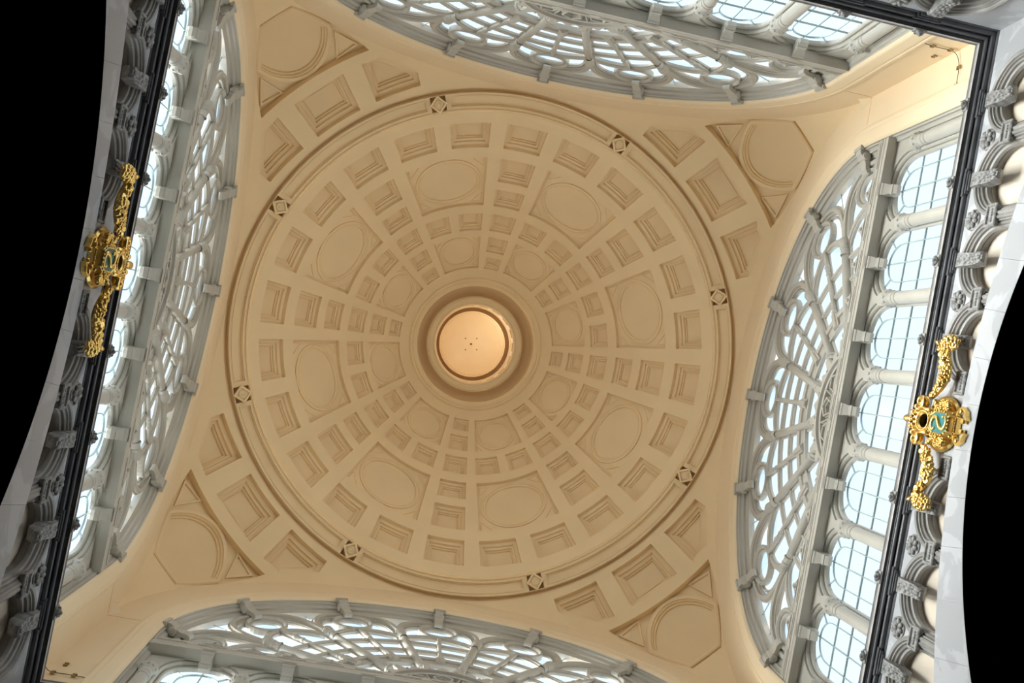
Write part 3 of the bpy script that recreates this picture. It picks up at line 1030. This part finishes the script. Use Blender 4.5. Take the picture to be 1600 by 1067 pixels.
pmap = lambda x, z, e: pend_map(math.degrees(x / SX), z, e)
region(pe, [(rad(a) * SX, z) for a, z in outer], H, pmap, extra)
pem = pe.mesh('pendentive')
pem.materials.append(CREAM)

def pend_tray(path, prof, am, cap=True):
    """path in (x=rad*SX, z); offset in true metric about the tray's middle"""
    zm = sum(p[1] for p in path) / len(path)
    kx = rho(zm) / SX
    nx, nz_ = rho(zm) / RR ** 2, (zm - Z0) / BZ ** 2
    ky = sqrt(1 + (nz_ / nx) ** 2)
    P = [(x * kx, z * ky) for x, z in path]
    ar = sum(P[i][0] * P[(i + 1) % len(P)][1] - P[(i + 1) % len(P)][0] * P[i][1] for i in range(len(P)))
    if ar < 0:
        P = P[::-1]
    mbx = MB()
    fm_ = lambda x, y, e: pmap(x / kx, y / ky, e)
    sweep(mbx, P, prof, fm_, cap=cap)
    return mbx, P, fm_
CP = [(0, 0), (0.0, 0.25), (0.19, 0.26), (0.195, 0.36), (0.215, 0.38), (0.31, 0.395), (0.315, 0.49), (0.38, 0.49), (0.39, 0.58), (0.41, 0.58)]
trays = []
for h in H[:3]:
    mbx, _, _ = pend_tray(h, CP, 0)
    mm = mbx.mesh('pendentive_coffer')
    mm.materials.append(CREAM)
    trays.append(mm)
# spandrel panel with its round medallion
mbx, P, fm_ = pend_tray(H[3], [(0, 0), (0, 0.36)], 0, cap=False)
xs, ys = [p[0] for p in P], [p[1] for p in P]
ytop, ybot = max(ys), min(ys)
def width_at(y):
    # half width of the tapering panel
    xr = [p for p in P if p[0] > 0]
    a = max(xr, key=lambda p: p[0])
    b_ = min(xr, key=lambda p: p[1])
    t = (y - b_[1]) / (a[1] - b_[1])
    xb = max(p[0] for p in P if p[1] < ybot + 0.05)
    return xb + (a[0] - xb) * t
rcx = 1.62
ycen = None
lo, hi = ybot, ytop
# biggest circle touching the upper edge (slightly inset) cut by the sides
ctop = max(p[1] for p in P if abs(p[0]) < 0.4)
ycen = ctop - 0.18 - rcx
circ = []
for j in range(64):
    t = 2 * pi * j / 64
    x, y = rcx * cos(t), ycen + rcx * sin(t) * 1.12
    if sin(t) < 0:
        y = ycen + rcx * sin(t) * 1.35
    y = max(y, ybot + 0.30)
    wlim = width_at(y) - 0.14
    x = max(-wlim, min(wlim, x))
    if not circ or math.hypot(x - circ[-1][0], y - circ[-1][1]) > 0.02:
        circ.append((x, y))
region(mbx, P, [circ], lambda x, y, e: fm_(x, y, 0.36))
sweep(mbx, circ, [(0, 0.36), (0.0, 0.24), (0.06, 0.21), (0.15, 0.22), (0.16, 0.29), (0.21, 0.29), (0.23, 0.39), (0.29, 0.39), (0.30, 0.47), (0.33, 0.47)], fm_)
q = offset_path(circ, 0.325, True)
md = MB()
region(md, q, [], lambda x, y, e: fm_(x, y, 0.47), [(x * k_, ycen + (y - ycen) * k_) for x, y in q for k_ in (0.3, 0.6, 0.85)])
for s_ in (-1, 1):
    a = max((p for p in P if p[0] > 0), key=lambda p: p[0])
    tri = [(s_ * (a[0] - 0.30), a[1] - 0.20), (s_ * 1.25, a[1] - 0.02 + 0.02), (s_ * 1.62, ycen + 0.75)]
    ar = sum(tri[i][0] * tri[(i + 1) % 3][1] - tri[(i + 1) % 3][0] * tri[i][1] for i in range(3))
    if ar < 0:
        tri = tri[::-1]
    sweep(mbx, tri, [(0, 0.36), (0.0, 0.28), (0.07, 0.28), (0.075, 0.42), (0.14, 0.425), (0.15, 0.56)], fm_, cap=True)
spm = mbx.mesh('spandrel_panel')
spm.materials.append(CREAM)
mdm = md.mesh('medallion')
mdm.materials.append(CREAM)
cfm = MB()                                    # little corner fillet where the walls meet
cfm.add([(CF - 0.005, CF - 0.005, 29.05), (CF - 0.30, CF - 0.005, 29.45), (CF - 0.005, CF - 0.30, 29.45)], [(0, 1, 2)])
cfm = cfm.mesh('corner_fillet')
cfm.materials.append(CREAM_LIT)
for k in range(4):
    p_ = link('pendentive', pem, None, ceiling, rot=(0, 0, rad(90 * k)))
    for t in trays:
        link('pendentive_coffer', t, None, p_)
    s_ = link('spandrel_panel', spm, None, p_)
    link('pendentive_medallion', mdm, None, p_)
    link('corner_fillet', cfm, None, p_)

# ------------------------------------------------------------------ lantern
ln = bpy.data.objects.new('lantern', None)
C.objects.link(ln)
ln.location = (0, 0, 43.5)
ln['label'] = 'round golden lantern glowing at the crown of the dome'
ln['category'] = 'lantern'
def lpart(name, prof, mat, n=96, smooth=False):
    b = MB()
    b.lathe([(r, z - 43.5) for r, z in prof], n=n, smooth=smooth)
    return link(name, b, mat, ln)
lpart('oculus_moulding', [(3.23, dome_z(3.22)), (3.22, dome_z(3.22) - 0.02), (3.17, 44.06), (3.14, 44.12), (3.05, 44.14), (3.03, 44.10), (2.97, 44.11), (2.94, 44.17), (2.87, 44.21), (2.82, 44.25)], CREAM)
lpart('dark_cove', [(2.82, 44.25), (2.84, 44.55), (2.82, 45.0), (2.72, 45.35), (2.55, 45.5), (2.37, 45.5)], CREAM, smooth=True)
lpart('hanging_ring', [(2.37, 45.5), (2.37, 45.0), (2.345, 44.93), (2.31, 44.92), (2.29, 44.97), (2.24, 44.95), (2.05, 44.99), (2.01, 44.96), (1.97, 44.97), (1.95, 45.02), (1.93, 45.04), (1.93, 45.30)], CREAM)
NP = 18
for k in range(NP):
    a0, a1 = 2 * pi * k / NP, 2 * pi * (k + 0.36) / NP
    b = MB()
    rows = []
    for r, z in ((1.93, 45.28), (1.93, 45.85), (2.06, 45.85), (2.06, 45.28)):
        rows.append([(r * cos(a0 + (a1 - a0) * i / 4), r * sin(a0 + (a1 - a0) * i / 4), z - 43.5) for i in range(5)])
    rows.append(rows[0])
    b.grid(rows)
    for i in (0, 4):
        b.add([r[i] for r in rows[:4]], [(0, 1, 2, 3)])
    link('post', b, PALE, ln)
    a2 = 2 * pi * (k + 1) / NP
    b = MB()
    b.grid([[(2.05 * cos(a1 + (a2 - a1) * i / 3), 2.05 * sin(a1 + (a2 - a1) * i / 3), z - 43.5) for i in range(4)] for z in (45.28, 45.85)])
    link('pane', b, FROST, ln)
lpart('lantern_drum', [(2.10, 45.82), (1.93, 45.82), (1.915, 45.86), (1.93, 45.90), (1.90, 45.95), (1.905, 46.05), (1.87, 46.08), (1.86, 46.20), (1.885, 46.24), (1.885, 46.75), (1.92, 46.8), (1.92, 47.45), (1.70, 47.5)], GOLDEN)
lpart('crown_moulding', [(1.72, 47.5), (1.71, 46.98), (1.69, 46.94), (1.66, 46.96), (1.655, 47.02), (1.62, 47.03), (1.60, 47.08), (1.585, 47.16), (1.555, 47.17), (1.54, 47.24), (1.50, 47.27), (1.49, 47.36), (1.46, 47.40)], GOLDEN)
lpart('crown_disc', [(1.46, 47.40), (1.2, 47.62), (0.8, 47.80), (0.4, 47.88), (0.0, 47.90)], GOLDEN, smooth=True)
b = MB()
b.lathe([(0.045, 0), (0.05, -0.04), (0.03, -0.09), (0.0, -0.1)], (0, 0, 47.90 - 43.5), n=10)
link('bolt', b, CABLE, ln)
for a in range(4):
    b = MB()
    b.lathe([(0.03, 0), (0.03, -0.04), (0.0, -0.05)], (0.42 * cos(a * pi / 2 + .6), 0.42 * sin(a * pi / 2 + .6), 47.88 - 43.5), n=8)
    link('bolt', b, CABLE, ln)
ld = bpy.data.lights.new('lantern_fill_light', 'POINT')  # fill light added to brighten the inside of the lantern
ld.energy = 32
ld.color = (1.0, 0.88, 0.70)
ld.shadow_soft_size = 0.25
lo_ = bpy.data.objects.new('lantern_fill_light', ld)
C.objects.link(lo_)
lo_.location = (0.55, -0.5, 46.35)

# ------------------------------------------------------------------ gilded cartouches and garlands
def cart():
    kids = []
    dW = 9.90
    # oval dish behind
    dish = MB()
    n = 40
    el = [(0.66 * cos(2 * pi * j / n), 20.93 + 0.68 * sin(2 * pi * j / n)) for j in range(n)]
    sweep(dish, el, [(-0.0, W - 0.01), (-0.03, 10.02), (0.02, 9.97), (0.07, 9.96), (0.10, 10.0), (0.16, 10.01), (0.28, 10.02)], flat, cap=True)
    # octagonal enamel shield, leaning forward at the top
    sh = MB()
    lean = lambda u, z, d: (d - 0.10 * (z - 20.59), u, z)
    oc = [(0.25, 20.43), (0.25, 20.75), (0.15, 20.90), (-0.15, 20.90), (-0.25, 20.75), (-0.25, 20.43), (-0.15, 20.28), (0.15, 20.28)]
    sh.poly_prism(oc[::-1], lean, 9.70, 9.98)
    fr = MB()
    sweep(fr, oc, [(0.01, 9.98), (0.01, 9.68), (-0.02, 9.66), (-0.05, 9.70), (-0.07, 9.98)], lean)
    for p in subdiv(oc, 0.075):
        fr.ball(lean(p[0] * 1.15, 20.59 + (p[1] - 20.59) * 1.13, 9.67), 0.03, 6, 4)
    kids.append(node('enamel_shield', sh, TEAL, kids=[node('beaded_frame', fr, GOLD)], label='teal octagonal enamel shield'))
    # the letter S with its curls
    s_ = MB()
    ctl = [(-0.16, 20.74), (-0.20, 20.80), (-0.12, 20.86), (0.02, 20.86), (0.13, 20.81), (0.15, 20.72), (0.08, 20.64), (-0.05, 20.57), (-0.14, 20.49), (-0.15, 20.40), (-0.06, 20.33), (0.08, 20.32), (0.18, 20.38), (0.17, 20.45)]
    ctl = [(x * 0.88, 20.59 + (z - 20.59) * 0.92) for x, z in ctl]
    pts = []
    for i in range(len(ctl) - 1):
        p0, p1, p2, p3 = ctl[max(i - 1, 0)], ctl[i], ctl[i + 1], ctl[min(i + 2, len(ctl) - 1)]
        for t in (0, 0.25, 0.5, 0.75):
            pts.append(tuple(0.5 * (2 * p1[k] + (p2[k] - p0[k]) * t + (2 * p0[k] - 5 * p1[k] + 4 * p2[k] - p3[k]) * t * t + (3 * p1[k] - p0[k] - 3 * p2[k] + p3[k]) * t ** 3) for k in (0, 1)))
    pts.append(ctl[-1])
    rs_ = [0.018 + 0.030 * sin(pi * i / (len(pts) - 1)) for i in range(len(pts))]
    s_.tube([lean(-x, z, 9.69) for x, z in pts], 0.05, 8, rs_)
    for p in (ctl[0], ctl[-1]):
        s_.ball(lean(-p[0], p[1], 9.69), 0.038, 8, 5)
    kids.append(node('letter_s', s_, GOLD, label='raised gold letter S'))
    # open ring above the shield and the gear-like crown
    rg_ = MB()
    n = 32
    cc = [(0.17 * cos(2 * pi * j / n), 21.18 + 0.19 * sin(2 * pi * j / n)) for j in range(n)]
    sweep(rg_, cc, [(0.0, 9.95), (0.0, 9.66), (-0.03, 9.63), (-0.07, 9.63), (-0.10, 9.68), (-0.14, 9.95)], flat)
    for j in range(n):
        a = 2 * pi * j / n
        rg_.ball((9.63, 0.24 * cos(a), 21.18 + 0.26 * sin(a)), 0.03, 6, 4)
    shade_disc = MB()
    shade_disc.add([flat(u * 0.99, 21.18 + (z - 21.18) * 0.99, 9.80) for u, z in cc], [tuple(range(n))])  # black disc in place of the shade within the ring
    kids.append(node('open_ring', rg_, GOLD, kids=[node('ring_shade_disc', shade_disc, VOID, label='black disc painted as the shade inside the ring')]))
    cr = MB()
    for j in range(7):
        a = pi * (j / 6) * 0.9 + pi * 0.05
        u, z = 0.40 * cos(a), 21.42 + 0.40 * sin(a)
        cr.ball((9.70, u, z), 0.075, 8, 5, (1, 1, 1))
        cr.tube([(9.74, 0.25 * cos(a), 21.42 + 0.25 * sin(a)), (9.70, u, z)], 0.055, 6)
        cr.ball((9.66, 0.27 * cos(a), 21.42 + 0.27 * sin(a)), 0.04, 6, 4)
    half = [(0.34 * cos(pi * j / 16), 21.42 + 0.34 * sin(pi * j / 16)) for j in range(17)]
    sweep(cr, half, [(0.14, 9.95), (0.14, 9.74), (0.05, 9.70), (0.0, 9.74), (0.0, 9.95)], flat, closed=False)
    cr.lathe([(0.0, 0.18), (0.08, 0.15), (0.10, 0.09), (0.055, 0.0), (0.05, -0.1)], (9.70, 0, 21.90), (0, 0, 1), 10)
    kids.append(node('crown', cr, GOLD))
    for s in (-1, 1):
        vo = MB()
        pts, rs_ = [], []
        for i in range(34):
            t = i / 33 * 3.3 * pi
            r = 0.16 - 0.036 * t / pi
            pts.append((9.70 - 0.02 * i / 33, s * (0.46 + r * cos(t + 2.6)), 21.42 + r * sin(t + 2.6) * 1.1))
            rs_.append(0.062 - 0.0008 * i)
        pts = [(9.78, s * 0.27, 20.98), (9.74, s * 0.28, 21.15)] + pts
        rs_ = [0.05, 0.065] + rs_
        vo.tube(pts, 0.06, 8, rs_, sqx=1.8)
        kids.append(node('volute', vo, GOLD))
        fl = MB()
        rnd = random.Random(3)
        for j in range(26):
            u = s * (0.43 + rnd.uniform(-0.12, 0.12))
            z = 20.76 + rnd.uniform(-0.30, 0.30)
            r = rnd.uniform(0.035, 0.06)
            fl.ball((9.86 - rnd.uniform(0, 0.08), u, z), r, 7, 5)
            if j % 3 == 0:
                for k in range(5):
                    a = 2 * pi * k / 5
                    fl.ball((9.78, u + 0.05 * cos(a), z + 0.05 * sin(a)), 0.03, 5, 4)
        kids.append(node('flower_cluster', fl, GOLD, kind='stuff'))
        rb = MB()
        path = [(s * 0.06, 20.30), (s * 0.20, 20.22), (s * 0.32, 20.18), (s * 0.40, 20.08), (s * 0.33, 19.97), (s * 0.22, 19.94), (s * 0.14, 19.88)]
        if s < 0:
            path = path[::-1]
        sweep(rb, path, [(0.055, 9.88), (0.055, 10.0), (0.015, 10.0), (0.015, 9.88)], flat, closed=False, ring=True)
        rb.tube([(9.90, s * 0.28, 20.14), (9.90, s * 0.40, 20.04)], 0.05, 8)
        rb.tube([(9.87, s * 0.12, 19.97), (10.0, s * 0.12, 19.97)], 0.055, 10)
        kids.append(node('ribbon_scroll', rb, GOLD))
    sk = MB()
    sk.poly_prism([(0.33, 20.42), (-0.33, 20.42), (-0.2, 20.16), (0.2, 20.16)][::-1], flat, 9.88, 10.02)
    for j in range(9):
        sk.ball((9.87, -0.28 + 0.07 * j, 20.34), 0.042, 6, 4)
        sk.ball((9.87, -0.16 + 0.04 * j, 20.21), 0.032, 6, 4)
    kids.append(node('beaded_foot', sk, GOLD))
    return dish, kids

dish, ck = cart()
dmesh = dish.mesh('cartouche')
dmesh.materials.append(GOLD)

def garland(sgn, seed):
    """main swag from the console to the cartouche, local coordinates, u mirrored by sgn"""
    rnd = random.Random(seed)
    core = MB()
    n = 22
    pts, rs_ = [], []
    for i in range(n + 1):
        t = i / n
        u = 1.90 + (0.58 - 1.90) * t
        z = 21.25 + (21.22 - 21.25) * t - 0.46 * sin(pi * t) ** 0.9
        pts.append((9.80, sgn * u, z))
        rs_.append(0.035 + 0.06 * sin(pi * t) ** 0.8)
    core.tube(pts, 0.1, 8, rs_)
    fr = MB()
    for i in range(150):
        t = rnd.uniform(0.02, 0.98)
        j = min(n - 1, int(t * n))
        a, b = Vector(pts[j]), Vector(pts[j + 1])
        p = a.lerp(b, t * n - j)
        th = rnd.uniform(0, 2 * pi)
        R_ = (0.05 + 0.10 * sin(pi * t) ** 0.8)
        c = p + Vector((-abs(cos(th)) * R_ * 0.9, sin(th) * R_ * 0.45, sin(th) * R_ * 1.15))
        r = rnd.uniform(0.03, 0.058)
        if i % 4 == 0:
            ax = Vector((-1, rnd.uniform(-.6, .6), rnd.uniform(-.6, .6)))
            fr.lathe([(0.0, -0.02), (r * 1.3, 0.0), (r * 1.5, 0.03), (r * 1.1, 0.06), (r * 0.5, 0.03), (0.0, 0.045)], c, ax, 8)
        else:
            fr.ball(c, r, 7, 5)
    tail = MB()
    for i in range(54):
        t = i / 53
        z = 21.12 - 0.58 * t
        w_ = 0.06 + 0.12 * sin(pi * min(1, t * 0.9 + 0.1))
        th = i * 2.4
        tail.ball((9.80 - abs(cos(th)) * w_ * 0.8, sgn * (1.95 + sin(th) * w_), z), rnd.uniform(0.042, 0.062), 7, 5)
    tail.tube([(9.78, sgn * 1.95, 21.42), (9.70, sgn * 1.98, 21.32), (9.72, sgn * 1.92, 21.18)], 0.045, 8)
    return core, fr, tail

for s_, ang in (('east', 0), ('west', 180)):
    o = link('cartouche', dmesh, None, None, rot=(0, 0, rad(ang)), category='cartouche', group='gilded cartouches',
             label='gilded cartouche with a teal S shield below the %s windows' % WHERE[s_])
    for k in ck:
        spawn(k, o)
    for sgn in (-1, 1):
        core, fr, tail = garland(sgn, 11 if sgn > 0 else 12)
        end = {('east', -1): 'above', ('east', 1): 'below', ('west', 1): 'above', ('west', -1): 'below'}[(s_, sgn)]
        g = link('garland', core, GOLD, None, rot=(0, 0, rad(ang)), category='garland', group='gilded fruit garlands',
                 label='gilded fruit garland hanging just %s the %s cartouche in the photo' % (end, WHERE[s_]))
        link('fruit', fr, GOLD, g, kind='stuff')
        link('fruit_tassel', tail, GOLD, g)

# ------------------------------------------------------------------ cables in two corners
def smooth_path(ctl, n=6):
    out = []
    for i in range(len(ctl) - 1):
        p0, p1, p2, p3 = ctl[max(i - 1, 0)], ctl[i], ctl[i + 1], ctl[min(i + 2, len(ctl) - 1)]
        for q in range(n):
            t = q / n
            out.append(tuple(0.5 * (2 * p1[k] + (p2[k] - p0[k]) * t + (2 * p0[k] - 5 * p1[k] + 4 * p2[k] - p3[k]) * t * t + (3 * p1[k] - p0[k] - 3 * p2[k] + p3[k]) * t ** 3) for k in range(3)))
    return out + [ctl[-1]]
cw = CF - 0.05
ctl = [(8.95, -cw, 22.9), (9.08, -cw, 23.6), (9.25, -cw, 24.0), (9.68, -cw, 24.12), (10.15, -cw, 24.12), (10.33, -10.33, 24.06), (cw, -10.1, 23.95), (cw, -9.75, 23.85), (cw, -9.35, 23.83), (cw, -9.0, 23.74), (cw, -8.78, 23.4), (cw, -8.70, 22.8)]
cpath = smooth_path(ctl)
cb = MB()
cb.tube(cpath, 0.010, 6)
cbm = cb.mesh('cable')
cbm.materials.append(CABLE)
def clip_mesh(ax):
    k = MB()
    a, b_ = (0.055, 0.02) if ax == 'x' else (0.02, 0.055)
    k.box(-a, a, -b_, b_, -0.08, -0.045)
    k.box(-0.018, 0.018, -0.018, 0.018, -0.045, 0.045)
    k.box(-a, a, -b_, b_, 0.045, 0.08)
    q = k.mesh('clip')
    q.materials.append(BRASS)
    return q
clx, cly = clip_mesh('x'), clip_mesh('y')
for ang, lab in ((0, 'thin dark cable on brass clips round the cream corner at upper right'), (180, 'thin dark cable on brass clips round the cream corner at lower left')):
    o = link('cable', cbm, None, None, rot=(0, 0, rad(ang)), category='cable', label=lab)
    for p, cm_ in (((9.68, -cw, 24.12), clx), ((10.20, -cw, 24.11), clx), ((cw, -9.88, 23.88), cly), ((cw, -9.35, 23.83), cly)):
        link('clip', cm_, None, o, loc=p)
    hk = link('hook', clx, None, None, loc=(0, 0, 0), category='hook', label='lone small brass hook on the cream wall by the %s corner cable' % ('upper right' if ang == 0 else 'lower left'))
    v = Vector((10.12, -(CF - 0.03), 24.79))
    hk.location = v if ang == 0 else Vector((-v.x, -v.y, v.z))
